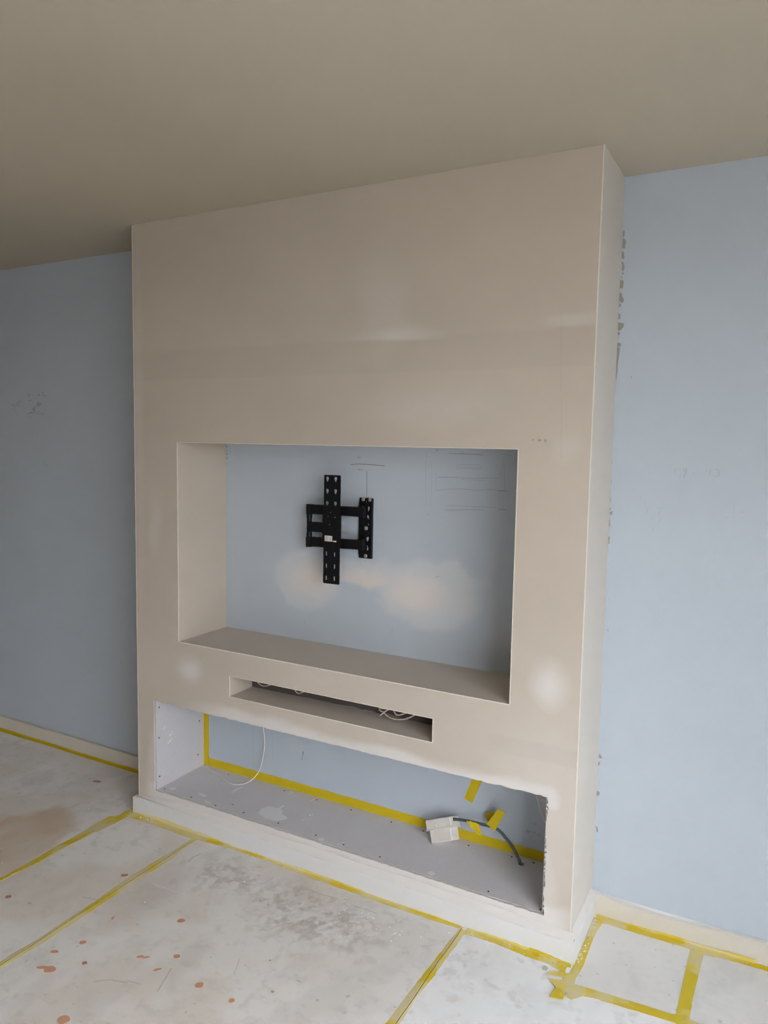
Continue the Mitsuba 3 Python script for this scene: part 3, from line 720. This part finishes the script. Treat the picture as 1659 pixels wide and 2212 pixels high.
def seam_tape(left_pts, right_pts, mid, label, mat, z=0.0005, y0=None, y1=None, n=60, seed=1, crack=0.0012):
    """Tape along y over a seam between two sheets: pressed into the seam, so it shows a crease."""
    r = np.random.default_rng(seed)
    ys = np.linspace(y0, y1, n)
    xl = interp([(y, x) for x, y in left_pts], ys) + r.normal(0, .0007, n)
    xr = interp([(y, x) for x, y in right_pts], ys) + r.normal(0, .0007, n)
    xm = mid + np.cumsum(r.normal(0, .0004, n))
    xm = np.clip(xm, xl + .004, xr - .004)
    st = [[(a, y, z), (c - .0022, y, z + .0009), (c, y, z + .0001), (c + .0022, y, z + .0009), (b, y, z)] for a, b, c, y in zip(xl, xr, xm, ys)]
    k = add('masking_tape', skin(st, [(0, 0, -.0004)] * 5), mat, None, label=label, cat='tape')
    c = [[(q - crack / 2, y, z + .0008), (q, y, z + .0008), (q + crack / 2, y, z + .0008)] for q, y in zip(xm, ys)]
    add('crease', skin(c, [(0, 0, -.0004)] * 3), 'mat_crease', k, label='dark crease along the seam')
    return k


T1L = [(-0.0562, -0.5936), (-0.0558, -0.5616), (-0.0585, -0.4974), (-0.0606, -0.4475), (-0.0658, -0.3569), (-0.0655, -0.2863), (-0.0673, -0.2535), (-0.0700, -0.2100), (-0.0560, -1.2)]
T1R = [(-0.0376, -0.6062), (-0.0408, -0.5568), (-0.0307, -0.5062), (-0.0265, -0.4448), (-0.0281, -0.3164), (-0.0229, -0.2372), (-0.0247, -0.2088), (-0.0376, -1.2)]
seam_tape(T1L, T1R, -0.040, 'dusty yellow tape on the leftmost floor seam, running to the left edge', 'mat_tape_dusty', y0=-1.2, y1=-0.20, seed=3)
flat_tape([(-0.0734, -0.1964), (-0.074, -0.0934), (-0.0464, -0.0772), (-0.0476, -0.0287), (-0.0493, 0.0093), (-0.0185, 0.0093), (-0.0107, -0.0235), (-0.009, -0.1392), (-0.0133, -0.2022), (-0.0247, -0.2088)],
          'short clean yellow tape piece ending at the left corner of the media wall skirting', z=0.0009, seed=5)
T2L = [(0.3366, -0.8616), (0.3364, -0.8252), (0.3441, -0.7353), (0.3415, -0.6391), (0.3405, -0.5096), (0.3300, -0.395), (0.3340, -0.2434), (0.3423, -0.1497), (0.3388, -0.0487), (0.3400, -1.4), (0.345, -0.02)]
T2R = [(0.3605, -0.878), (0.3697, -0.8117), (0.3735, -0.7455), (0.3758, -0.658), (0.372, -0.5682), (0.3727, -0.462), (0.3737, -0.3787), (0.3755, -0.2901), (0.3762, -0.1838), (0.366, -0.1267), (0.37, -0.0449), (0.365, -1.4), (0.37, -0.02)]
seam_tape(T2L, T2R, 0.352, 'long creased yellow tape on the second floor seam, running to the lower left edge', 'mat_tape_dusty', y0=-1.4, y1=-0.032, n=90, seed=4)
T3L = [(1.4480, -0.9), (1.4509, -0.4996), (1.4539, -0.3888), (1.4569, -0.3044), (1.4624, -0.1986), (1.4648, -0.1087), (1.4728, -0.0256)]
T3R = [(1.4880, -0.9), (1.4854, -0.48), (1.4825, -0.3662), (1.49, -0.2589), (1.4919, -0.16), (1.4941, -0.0765), (1.4991, -0.0185)]
seam_tape(T3L, T3R, 1.473, 'wide yellow tape with a dark crack down its middle, running to the bottom edge', 'mat_tape', y0=-0.9, y1=-0.028, n=60, seed=6, crack=0.0018)


def fold_tape(x0, x1, up, out, label, mat, seed, axis='front', n=None):
    """Tape folded into the angle between skirting and floor: up and out give its two heights along x."""
    r = np.random.default_rng(seed)
    n = n or max(6, int(abs(x1 - x0) / 0.012))
    xs = np.linspace(x0, x1, n)
    zu = np.maximum(interp(up, xs) + r.normal(0, .0008, n), 0.002)
    wo = interp(out, xs) + r.normal(0, .0008, n)
    if axis == 'front':
        wall, sgn = -SKT, -1
    else:
        wall, sgn = D - .0185, -1
    st = []
    for x, a, w in zip(xs, zu, wo):
        c = r.normal(0, .0006)
        st.append([(x, wall - .0007 - (.0012 if axis != 'front' else 0), a), (x, wall - .0012, .003 + c), (x, wall - .0045, .0016 + abs(c)), (x, min(w, wall - .006), .0010)])
    return add('masking_tape', skin(st, [(0, .0004, 0), (0, .0004, 0), (0, .0002, -.0003), (0, 0, -.0004)]), mat, None, smooth=False, label=label, cat='tape')


UPF = [(-0.0131, 0.002), (0.1151, 0.0165), (0.3567, 0.0133), (0.4596, 0.0062), (0.6503, 0.0059), (0.8587, 0.0111), (1.0932, 0.0075), (1.1113, 0.003), (1.327, 0.0045), (1.4723, 0.003), (1.4986, 0.005), (1.575, 0.0077), (1.6853, 0.0075), (1.8298, 0.002)]
OUTF = [(-0.0114, -0.0552), (0.1376, -0.052), (0.3417, -0.0519), (0.475, -0.0353), (0.6582, -0.0286), (0.8237, -0.0372), (1.0875, -0.0385), (1.3649, -0.0366), (1.4766, -0.029), (1.4914, -0.0468), (1.5836, -0.0402), (1.696, -0.0497), (1.7658, -0.0488), (1.8117, -0.0605)]
TAPE_F1 = fold_tape(-0.012, 0.46, UPF, OUTF, 'bright yellow tape folded along the front skirting foot, at its left end', 'mat_tape', 11)
TAPE_F2 = fold_tape(0.45, 1.105, UPF, [(x, y + .002) for x, y in OUTF], 'plaster-spattered yellow tape folded along the middle of the front skirting foot', 'mat_tape', 12)
fold_tape(1.10, 1.472, UPF, OUTF, 'torn dusty tape at the front skirting foot, just left of the wide cracked tape', 'mat_tape_dusty', 13)
TAPE_F4 = fold_tape(1.495, 1.822, UPF, OUTF, 'crumbling pale tape at the front skirting foot, between cracked tape and right corner', 'mat_tape_dusty', 14)
fold_tape(1.700, 1.832, [(1.70, 0.0115), (1.76, .0085), (1.832, 0.0015)], [(1.70, -0.040), (1.832, -0.030)], "short bright yellow tape stuck over the crumbling one at the front skirting's right end", 'mat_tape_clean', 15)
TAPE_FL = flat_tape([(1.8345, -0.062), (1.8393, -0.020), (1.8393, 0.2500), (1.8705, 0.2360), (1.8620, 0.1641), (1.8622, 0.0792), (1.8631, -0.0151), (1.8590, -0.062)], 'yellow floor tape along the right flank of the media wall', 'mat_tape', z=0.0008, seed=16)
UPR = [(1.8948, 0.0035), (1.9991, 0.007), (2.0833, 0.0105), (2.1589, 0.0096), (2.241, 0.0126), (2.3203, 0.0165)]
OUTR = [(1.8685, 0.2328), (1.972, 0.2371), (2.0688, 0.2396), (2.1405, 0.2435), (2.1782, 0.2344), (2.2369, 0.2457), (2.3102, 0.252), (2.3559, 0.2533), (XR - .03, 0.254)]
TAPE_R = fold_tape(1.845, 2.322, UPR, OUTR, 'yellow tape folded along the skirting foot under the right blue wall', 'mat_tape', 17, 'wall')
fold_tape(2.29, 3.05, [(2.29, .003), (3.05, .003)], [(2.29, .2515), (3.05, .2535)], 'thin yellow tape under the right blue wall, at the right edge of the view', 'mat_tape_clean', 18, 'wall')
flat_tape([(2.1405, 0.2415), (2.1379, 0.1306), (2.1369, 0.0156), (2.1359, -0.0985), (2.1718, -0.0985), (2.1698, 0.0251), (2.1738, 0.1255), (2.1775, 0.2362)], "short yellow floor tape running out square from the right blue wall's skirting", 'mat_tape', z=0.0009, seed=19)
flat_tape([(1.855, -0.1404), (1.861, -0.0934), (1.9573, -0.085), (2.0195, -0.0808), (2.1380, -0.0724), (2.1380, -0.1030), (1.9951, -0.1164), (1.9331, -0.1209)], 'yellow floor tape at lower right, from the torn tape star to the short square strip', 'mat_tape', z=0.0006, seed=20)
flat_tape([(2.1280, -0.1050), (2.1310, -0.073), (3.0, -0.073), (3.0, -0.106)], 'yellow floor tape leaving the bottom edge of the view, rightmost of all', 'mat_tape', z=0.0014, seed=21)
flat_tape([(1.8293, -0.060), (1.8571, -0.0531), (1.862, -0.0996), (1.8540, -0.1340), (1.8393, -0.150), (1.8202, -0.1412), (1.8232, -0.1000)], "middle piece of the torn yellow tape star off the media wall's right corner", 'mat_tape', z=0.0018, seed=22)
flat_tape([(1.7758, -0.098), (1.7829, -0.0784), (1.8229, -0.0554), (1.8340, -0.0790), (1.8240, -0.0850)], "upper arm of the torn yellow tape star off the media wall's right corner", 'mat_tape', z=0.0024, seed=23)
flat_tape([(1.8111, -0.1841), (1.8162, -0.1372), (1.7862, -0.112), (1.8227, -0.101), (1.8440, -0.120), (1.8470, -0.1758)], "lower left arm of the torn yellow tape star off the media wall's right corner", 'mat_tape', z=0.0030, seed=24)
flat_tape([(1.8471, -0.1558), (1.8562, -0.1050), (1.8900, -0.1005), (1.8979, -0.1274), (1.8698, -0.1596)], 'orange-stained right arm of the torn yellow tape star', 'mat_tape', z=0.0022, seed=25)
fold_tape(-2.2, -0.006, [(-2.2, .009), (-1.02, 0.0093), (-0.7397, 0.0073), (-0.4779, 0.0082), (-0.2988, 0.0106), (-.006, .011)], [(-2.2, .250), (-1.2914, 0.2494), (-0.928, 0.2530), (-0.6094, 0.2502), (-0.4065, 0.253), (-0.2944, 0.2537), (-.006, .2537)],
          'long yellow tape folded along the skirting foot under the left blue wall', 'mat_tape_clean', 26, 'wall')


def wall_tape(pts, label, seed, y=D, h=0.0005, mat='mat_tape_clean', amp=0.0005):
    return add('masking_tape', on_wall(Polygon(rough(pts, 0.03, amp, seed)).buffer(0), y, h), mat, None, label=label, cat='tape')


wall_tape([(FX0 + .0088, 0.1200), (FX0 + .0088, 0.5), (0.1281, 0.5), (0.1285, 0.1568), (0.1285, .12)], 'upright clean yellow tape at the left end inside the fireplace opening', 31)
wall_tape([(0.1290, 0.1200), (1.7255, 0.1190), (1.7255, 0.1560), (1.2, 0.1548), (0.7384, 0.1570), (0.1290, 0.1568)], 'long level clean yellow tape along the back of the fireplace opening', 32)
wall_tape([(1.385, 0.385), (1.425, 0.383), (1.4135, 0.3533), (1.3806, 0.2663), (1.365, .2688), (1.3481, 0.2745), (1.3778, 0.3563)], 'loose slanting yellow tape on the blue wall above the junction box', 33)

# ---------------------------------------------------------------- paint drips and crumbs on the floor sheets
DRIPS = [(0.6661, -0.4488, .0125, .0105, .5), (0.7744, -0.5818, .010, .009, 0), (0.477, -0.6796, .0105, .0085, .4), (0.4376, -0.752, .012, .007, .4), (0.4920, -0.8095, .017, .014, .2), (0.465, -0.815, .018, .006, .5),
         (0.6903, -0.9185, .017, .015, .3), (0.9171, -0.6397, .012, .011, .3), (1.036, -0.6406, .0085, .0085, 0), (0.680, -0.6379, .010, .006, .6), (0.697, -0.632, .012, .004, .7), (0.7661, -0.6526, .012, .005, .9), (0.5585, -0.7403, .008, .007, 0),
         (0.3074, -0.3602, .013, .008, .6), (-0.3762, 0.1032, .020, .010, .2), (0.0672, -0.6473, .010, .009, .4), (1.1151, -0.5554, .005, .004, 0), (0.4631, -0.5499, .005, .007, 0), (1.03, -.455, .004, .003, 0)]
for i, (x, y, a, b, r) in enumerate(DRIPS):
    dk = i in (13, 14, 15, 12)
    add('paint_drip', on_floor(blob(x, y, a, b, r, n=16, amp=0.10, seed=60 + i), 0.0, 0.0009), 'mat_drip_dark' if dk else 'mat_drip', 'floor')
fl = [(RNG.uniform(-.9, 2.3), RNG.uniform(-1.0, .2), 0, RNG.uniform(.0009, .0026)) for _ in range(120)]
fl = [q for q in fl if not (-0.05 < q[0] < 1.86 and q[1] > -0.03)]
fl += [(RNG.normal(1.25, .16), RNG.normal(-.13, .05), 0, RNG.uniform(.001, .0035)) for _ in range(45)]
fl = [q for q in fl if not (-0.05 < q[0] < 1.86 and q[1] > -0.03)]
crumbs(fl, 'mat_crumb', 'plaster_crumbs', 'floor', kind='stuff')
U = RNG.uniform
crumbs([(U(-.01, .14), U(-.045, -.022), .0012, U(.0015, .005)) for _ in range(14)], 'mat_tape_crumb', 'plaster_crumbs', TAPE_F1, kind='stuff')
crumbs([(U(.46, 1.10), U(-.040, -.019), .0012, U(.0008, .0028)) for _ in range(90)], 'mat_tape_crumb', 'plaster_crumbs', TAPE_F2, kind='stuff')
crumbs([(U(1.50, 1.82), U(-.045, -.019), .0012, U(.0008, .0030)) for _ in range(60)], 'mat_tape_crumb', 'plaster_crumbs', TAPE_F4, kind='stuff')
crumbs([(U(1.84, 1.853), U(-.01, .24), .0012, U(.0015, .0038)) for _ in range(70)], 'mat_tape_crumb', 'plaster_crumbs', TAPE_FL, kind='stuff')
crumbs([(U(1.86, 1.95), U(.242, .262), .0012, U(.0012, .003)) for _ in range(26)], 'mat_tape_crumb', 'plaster_crumbs', TAPE_R, kind='stuff')

# ---------------------------------------------------------------- tv bracket
br = thing('tv_bracket', 'black steel swing-arm tv bracket screwed to the blue wall inside the recess', 'tv bracket')
PY = 0.2075                                 # the plane of its tv plate
plate = Polygon([(0.7754, 1.4420), (0.8482, 1.4420), (0.8478, 1.0268), (0.7752, 1.0268)]).buffer(-0.004).buffer(0.004)
for x, z in ((0.790, 1.4292), (0.8265, 1.4292), (0.7898, 1.3830), (0.8265, 1.3830), (0.7896, 1.3360), (0.8262, 1.3360)):
    kh = unary_union([Point(x, z).buffer(0.0068), Polygon([(x - .0055, z - .002), (x + .0055, z - .002), (x + .0022, z - .0125), (x - .0022, z - .0125)])])
    plate = plate.difference(kh)
for x, z in ((0.7884, 1.1414), (0.8254, 1.1410), (0.7885, 1.0946), (0.8255, 1.0944), (0.7884, 1.0480), (0.8250, 1.0478)):
    plate = plate.difference(LineString([(x, z - .0058), (x, z + .0058)]).buffer(0.0029))
plate = plate.difference(Point(0.7974, 1.0428).buffer(0.0016))
add('tv_plate', on_wall(plate, PY + .0025, 0.0025), 'mat_black', br, label='upright plate with keyholes above and slots below')
add('carriage', tm(rbx(0.7665, 0.8392, PY + 0.0027, PY + 0.026, 1.176, 1.3245, 0.0025)), 'mat_black', br)
AY0, AY1 = 0.226, 0.252


def arm(xa, xb, za, zb, z2a, z2b, y0, y1):
    pg = Polygon([(xa, za), (xb, zb), (xb, z2b), (xa, z2a)])
    return on_wall(pg, y1, y1 - y0)


add('arm', arm(0.6855, 0.9340, 1.3225, 1.3240, 1.2860, 1.2888, AY0 + .008, AY1), 'mat_black', br)
add('arm', arm(0.6855, 0.9330, 1.1955, 1.2000, 1.1585, 1.1645, AY0 + .008, AY1), 'mat_black', br)
add('arm', arm(0.6960, 0.7700, 1.2565, 1.2562, 1.2198, 1.2190, 0.220, 0.236), 'mat_black', br)
post = m3.Manifold.cylinder(0.166, 0.0098, 0.0098, 24).translate([0.6880, 0.239, 0.1570 + 1.0])
post += rbx(0.6785, 0.6985, 0.2300, 0.2500, 1.3235 - 0.040, 1.3238, 0.0015) + rbx(0.6775, 0.6975, 0.2300, 0.2500, 1.1563, 1.1960, 0.0015)
add('hinge_post', tm(post), 'mat_black', br)
for z in (1.2765, 1.2045):
    add('hinge_knob', tm(m3.Manifold.cylinder(0.006, 0.0120, 0.0120, 20).translate([0.688, 0.239, z - .003])), 'mat_black', br)
wp = Polygon([(0.8880, 1.3567), (0.9480, 1.3567), (0.9474, 1.1253), (0.8876, 1.1253)]).buffer(-.004).buffer(.004)
for pts in ([(0.9255, 1.3257), (0.9326, 1.3240), (0.9326, 1.3130), (0.9290, 1.3070), (0.9243, 1.3043)], [(0.9237, 1.2945), (0.9300, 1.2880), (0.9318, 1.2720), (0.9280, 1.2770), (0.9205, 1.2828)],
            [(0.9190, 1.2030), (0.9240, 1.2086), (0.9317, 1.2090), (0.9310, 1.1970), (0.9231, 1.1868), (0.9215, 1.1940)], [(0.9200, 1.1780), (0.9260, 1.1740), (0.9304, 1.1644), (0.9296, 1.1560), (0.9210, 1.1565), (0.9240, 1.1660)]):
    wp = wp.difference(Polygon(pts))
for x, z, r in ((0.9282, 1.2564, .0030), (0.9063, 1.2594, .0018), (0.9296, 1.2233, .0018), (0.9182, 1.3413, .0026)):
    wp = wp.difference(Point(x, z).buffer(r))
wpk = add('wall_plate', on_wall(wp, D - .002, 0.0025), 'mat_black', br, label='upright steel plate screwed to the wall')
add('side_flange', tm(bx(0.8880, 0.8905, 0.2790, D - .002, 1.140, 1.342)), 'mat_black', br)
add('side_flange', tm(bx(0.9450, 0.9475, 0.2725, D - .002, 1.130, 1.352)), 'mat_black', br)
for z0, z1 in ((1.2855, 1.3285), (1.1610, 1.2040)):
    add('pivot_bracket', tm(rbx(0.9000, 0.9185, 0.2520, D - .002, z0, z1, 0.001) + m3.Manifold.cylinder(z1 - z0, .0085, .0085, 20).translate([0.9190, 0.256, z0])), 'mat_black', br)
for x, z in ((0.9043, 1.3515), (0.9341, 1.3508), (0.9192, 1.2415), (0.9188, 1.1348)):
    b = m3.Manifold.cylinder(0.0012, 0.0078, 0.0078, 24).rotate([90, 0, 0]) + m3.Manifold.cylinder(0.005, 0.0052, 0.0046, 6).rotate([90, 0, 0]).translate([0, -0.001, 0])
    add('bolt', tm(b.translate([x, D - .0046, z])), 'mat_zinc', br, label='zinc bolt with washer')
st = add('sticker', tm(bx(0.7804, 0.8149, PY - .0004, PY, 1.1895, 1.2112)), 'mat_sticker', br, label='white printed rating sticker')
for i, (a, b, z) in enumerate([(.784, .796, 1.2065), (.784, .791, 1.2035), (.805, .812, 1.2065), (.784, .793, 1.1995), (.784, .795, 1.1965), (.805, .811, 1.2000), (.805, .812, 1.1970), (.805, .811, 1.1940), (.784, .794, 1.1935)]):
    add('print_line', tm(bx(a, b, PY - .0006, PY - .0003, z - .0006, z + .0006)), 'mat_print', st)
add('sticker', tm(bx(0.8180, 0.8326, PY - .0004, PY, 1.1886, 1.1940)), 'mat_sticker', br, label='small white strip sticker')
for x, z in ((.7815, 1.302), (.7800, 1.306), (.806, 1.301), (.785, 1.289), (.795, 1.285), (.826, 1.283), (.801, 1.2535)):
    add('rivet', tm(m3.Manifold.cylinder(.0008, .0017, .0014, 10).rotate([90, 0, 0]).translate([x, PY, z])), 'mat_zinc' if x > .79 else 'mat_black', br)

# ---------------------------------------------------------------- junction box, cables
jb = thing('junction_box', 'cream plastic junction box tilted on the plasterboard base inside the fireplace opening', 'junction box')
from scipy.spatial.transform import Rotation
Rj = Rotation.from_rotvec([-0.3469, -0.3917, -0.0739]).as_matrix()
pj = np.array([1.3055, 0.2245, 0.1276])


def jplace(man):
    m = tm(man)
    m.vertices = m.vertices @ Rj.T + pj
    return m


a, b, c, la, lb, lc = 0.090, 0.0561, 0.043, 0.1065, 0.0681, 0.0376
add('box_body', jplace(rbx(-a / 2, a / 2, -b / 2, b / 2, 0, c + .004, .004, 16)), 'mat_box', jb, smooth=40)
lid = rbx(-la / 2, la / 2, -lb / 2, lb / 2, c, c + lc, .004, 16)
lk = add('box_lid', jplace(lid), 'mat_box', jb, smooth=40)
add('rim', jplace(rbx(-la / 2 - .0016, la / 2 + .0016, -lb / 2 - .0016, lb / 2 + .0016, c, c + .004, .0016)), 'mat_box', jb)
u = on_wall(LineString([(-.006, 0), (-.006, .012), (-.003, .0155), (.003, .0155), (.006, .012), (.006, 0)]).buffer(.0011), 0, .002)
u.apply_translation([-.004, -lb / 2 + .0004, c + .006])
u.vertices = u.vertices @ Rj.T + pj
add('latch', u, 'mat_box', jb)
add('clip', jplace(rbx(-.015, .022, -lb / 2 - .003, -lb / 2 + .002, c - .004, c + .005, .0014)), 'mat_box', jb)
add('clip', jplace(rbx(la / 2 - .020, la / 2 + .003, -lb / 2 - .0035, -lb / 2 + .002, c + .002, c + .008, .0014)), 'mat_box', jb)
gl = m3.Manifold.cylinder(.004, .0062, .0062, 16).rotate([0, 90, 0]).translate([la / 2 - .002, -.008, c + .026])
add('cable_gland', jplace(gl), 'mat_black', jb)
g0 = np.array([la / 2, -.008, c + .026]) @ Rj.T + pj
g1 = np.array([la / 2 + .03, -.008, c + .024]) @ Rj.T + pj
cab = [tuple(g0), (1.388, 0.235, 0.2222), (1.4520, 0.239, 0.2225), (1.4965, 0.243, 0.2160), (1.5240, 0.244, 0.1945), (1.5520, 0.245, 0.1660), (1.5705, 0.243, 0.1405), (1.5830, 0.240, 0.1180), (1.5860, 0.2395, 0.1090)]
add('cable', sweep(cab, 0.0052, 12, 70), 'mat_cable_grey', None, smooth=True, label='dark grey power cable curving from the junction box into a hole in the base', cat='cable')


def crumple(pts, y, h, seed, amp):
    """A crumpled scrap of tape: a thin sheet over an outline, pushed in and out."""
    pg = Polygon(pts).segmentize(.006)
    v, f = trimesh.creation.triangulate_polygon(Polygon(rough(pts, .006, .0006, seed)), engine='earcut')
    m = trimesh.creation.extrude_polygon(Polygon(rough(pts, .006, .0006, seed)), h, engine='earcut')
    for _ in range(2):
        m = m.subdivide()
    m.apply_transform([[1, 0, 0, 0], [0, 0, -1, y], [0, 1, 0, 0], [0, 0, 0, 1]])
    q = m.vertices.copy()
    q[:, 1] = 0
    m.vertices[:, 1] += amp * (meshkit.fbm(q * 70, 3, seed) - .5)
    return m


t1 = crumple([(1.386, 0.2300), (1.402, 0.2340), (1.4180, 0.2330), (1.4357, 0.2293), (1.4372, 0.2135), (1.4430, .2030), (1.4466, 0.1885), (1.4299, 0.1922), (1.4150, .2020), (1.3984, 0.2152)], 0.2200, .0012, 3, .007)
add('masking_tape', t1, 'mat_tape_clean', None, label='crumpled bright yellow tape wrapped round the grey cable near the junction box', cat='tape')
t2 = on_wall(Polygon(rough([(1.4998, 0.3037), (1.5080, .2980), (1.5160, .2995), (1.5271, 0.2945), (1.4869, 0.2124), (1.4521, 0.2234)], .012, .0006, 5)), 0.2365, .0006).subdivide()
t2.vertices[:, 1] -= 0.12 * np.maximum(t2.vertices[:, 2] - 0.225, 0) + 0.10 * (t2.vertices[:, 0] - 1.47)
t3 = on_wall(Polygon([(1.4359, 0.2467), (1.4453, 0.2572), (1.4745, 0.2708), (1.4850, .2650), (1.4703, 0.2226), (1.4500, .2230)]), 0.2470, .0006)
t3.vertices[:, 1] += 0.45 * (1.485 - t3.vertices[:, 0])
k2 = thing('masking_tape', 'flag of yellow tape folded over the grey cable, standing up to the right', 'tape')
add('front_flap', t2, 'mat_tape_clean', k2)
add('back_flap', t3, 'mat_tape_shaded', k2)

add('cable', sweep([(0.1075, 0.2700, 0.1205), (0.130, 0.2640, 0.1215), (0.1895, 0.2500, 0.1206), (0.2850, 0.2120, 0.1206), (0.345, 0.2000, 0.1210), (0.385, 0.2200, 0.1260), (0.4240, 0.2580, 0.1660), (0.4440, 0.2680, 0.2400), (0.4502, 0.2700, 0.2984), (0.4440, 0.2700, 0.3558), (0.436, 0.2700, 0.43), (0.434, .27, .502)], 0.0018, 8, 90),
    'mat_cable_white', None, smooth=True, label="thin white cable looping over the left end of the fireplace opening's grey base", cat='cable')

def slot_cable(paths, label, r=0.0021):
    m = trimesh.util.concatenate([sweep(p, r, 8, 40) for p in paths])
    add('cable', m, 'mat_cable_slot', None, smooth=True, label=label, cat='cable', group='white cable loops in the slot')


ZT = SZ1 - .002
slot_cable([[(0.5150, .112, ZT), (0.5250, .110, .640), (0.5460, .106, .6200), (0.5690, .104, .6140), (0.5950, .106, .6200), (0.6240, .110, .6370), (.645, .114, ZT)]], 'white cable loop hanging at the left end of the slot')
slot_cable([[(0.6960, .112, ZT), (0.7060, .110, .6360), (0.7200, .108, .6200), (0.7338, .104, .6140), (0.7560, .106, .6220), (0.7900, .108, .6300), (.83, .112, .645), (.86, .115, ZT)],
            [(0.7500, .115, ZT), (0.7600, .112, .640), (0.7800, .108, .6290), (0.8100, .106, .6290), (.845, .110, .642), (.87, .114, ZT)]], 'pair of small white cable loops in the slot, second from its left end')
slot_cable([[(1.150, .110, ZT), (1.135, .106, .640), (1.1100, .102, .6260), (1.0900, .102, .6230), (1.0860, .103, .6200), (1.0960, .100, .6155), (1.1200, .098, .6220), (1.140, .100, .640), (1.155, .106, ZT)],
            [(1.150, .105, .645), (1.1260, .098, .6290), (1.1080, .094, .6120), (1.0960, .092, .6010)],
            [(1.1100, .100, .6100), (1.1300, .096, .6010), (1.1580, .094, .5990), (1.2000, .096, .6090), (1.2260, .100, .6240), (1.25, .106, .645), (1.26, .11, ZT)],
            [(1.138, .110, .640), (1.1440, .106, .6250), (1.1580, .102, .6130), (1.1760, .102, .6170), (1.1946, .104, .6270), (1.22, .108, ZT)]], 'tangle of thicker white cable loops hanging near the right end of the slot', r=.0026)
# loose plasterboard offcut behind the right end of the fireplace opening
add('plasterboard_offcut', on_wall(Polygon([(1.6193, 0.3538), (1.654, 0.2672), (1.7240, 0.2672), (1.7240, 0.4900), (1.5640, 0.4900)]), D - .001, .010), 'mat_board', None,
    label="corner of a grey plasterboard offcut inside the fireplace opening's right end", cat='plasterboard offcut')
add('cut_edge', on_wall(LineString([(1.6193, 0.3538), (1.654, 0.2672)]).buffer(.0024, cap_style=2), D - .0105, .0016), 'mat_edge', 'plasterboard_offcut', label='pale cut edge')
for i in range(16):
    z = 0.135 + 0.35 * i / 15 + RNG.normal(0, .005)
    add('paper_flake', on_wall(blob(FX1 - .0012, z, RNG.uniform(.0012, .0030), RNG.uniform(.002, .006), RNG.normal(0, .4), n=5, amp=.4, seed=200 + i), RNG.uniform(.001, .004), .0006), 'mat_white', mw)
add('plaster_chip', on_floor(blob(1.7682, -0.0740, .0085, .0105, .4, seed=90), 0.0, .0022), 'mat_chip', 'floor')
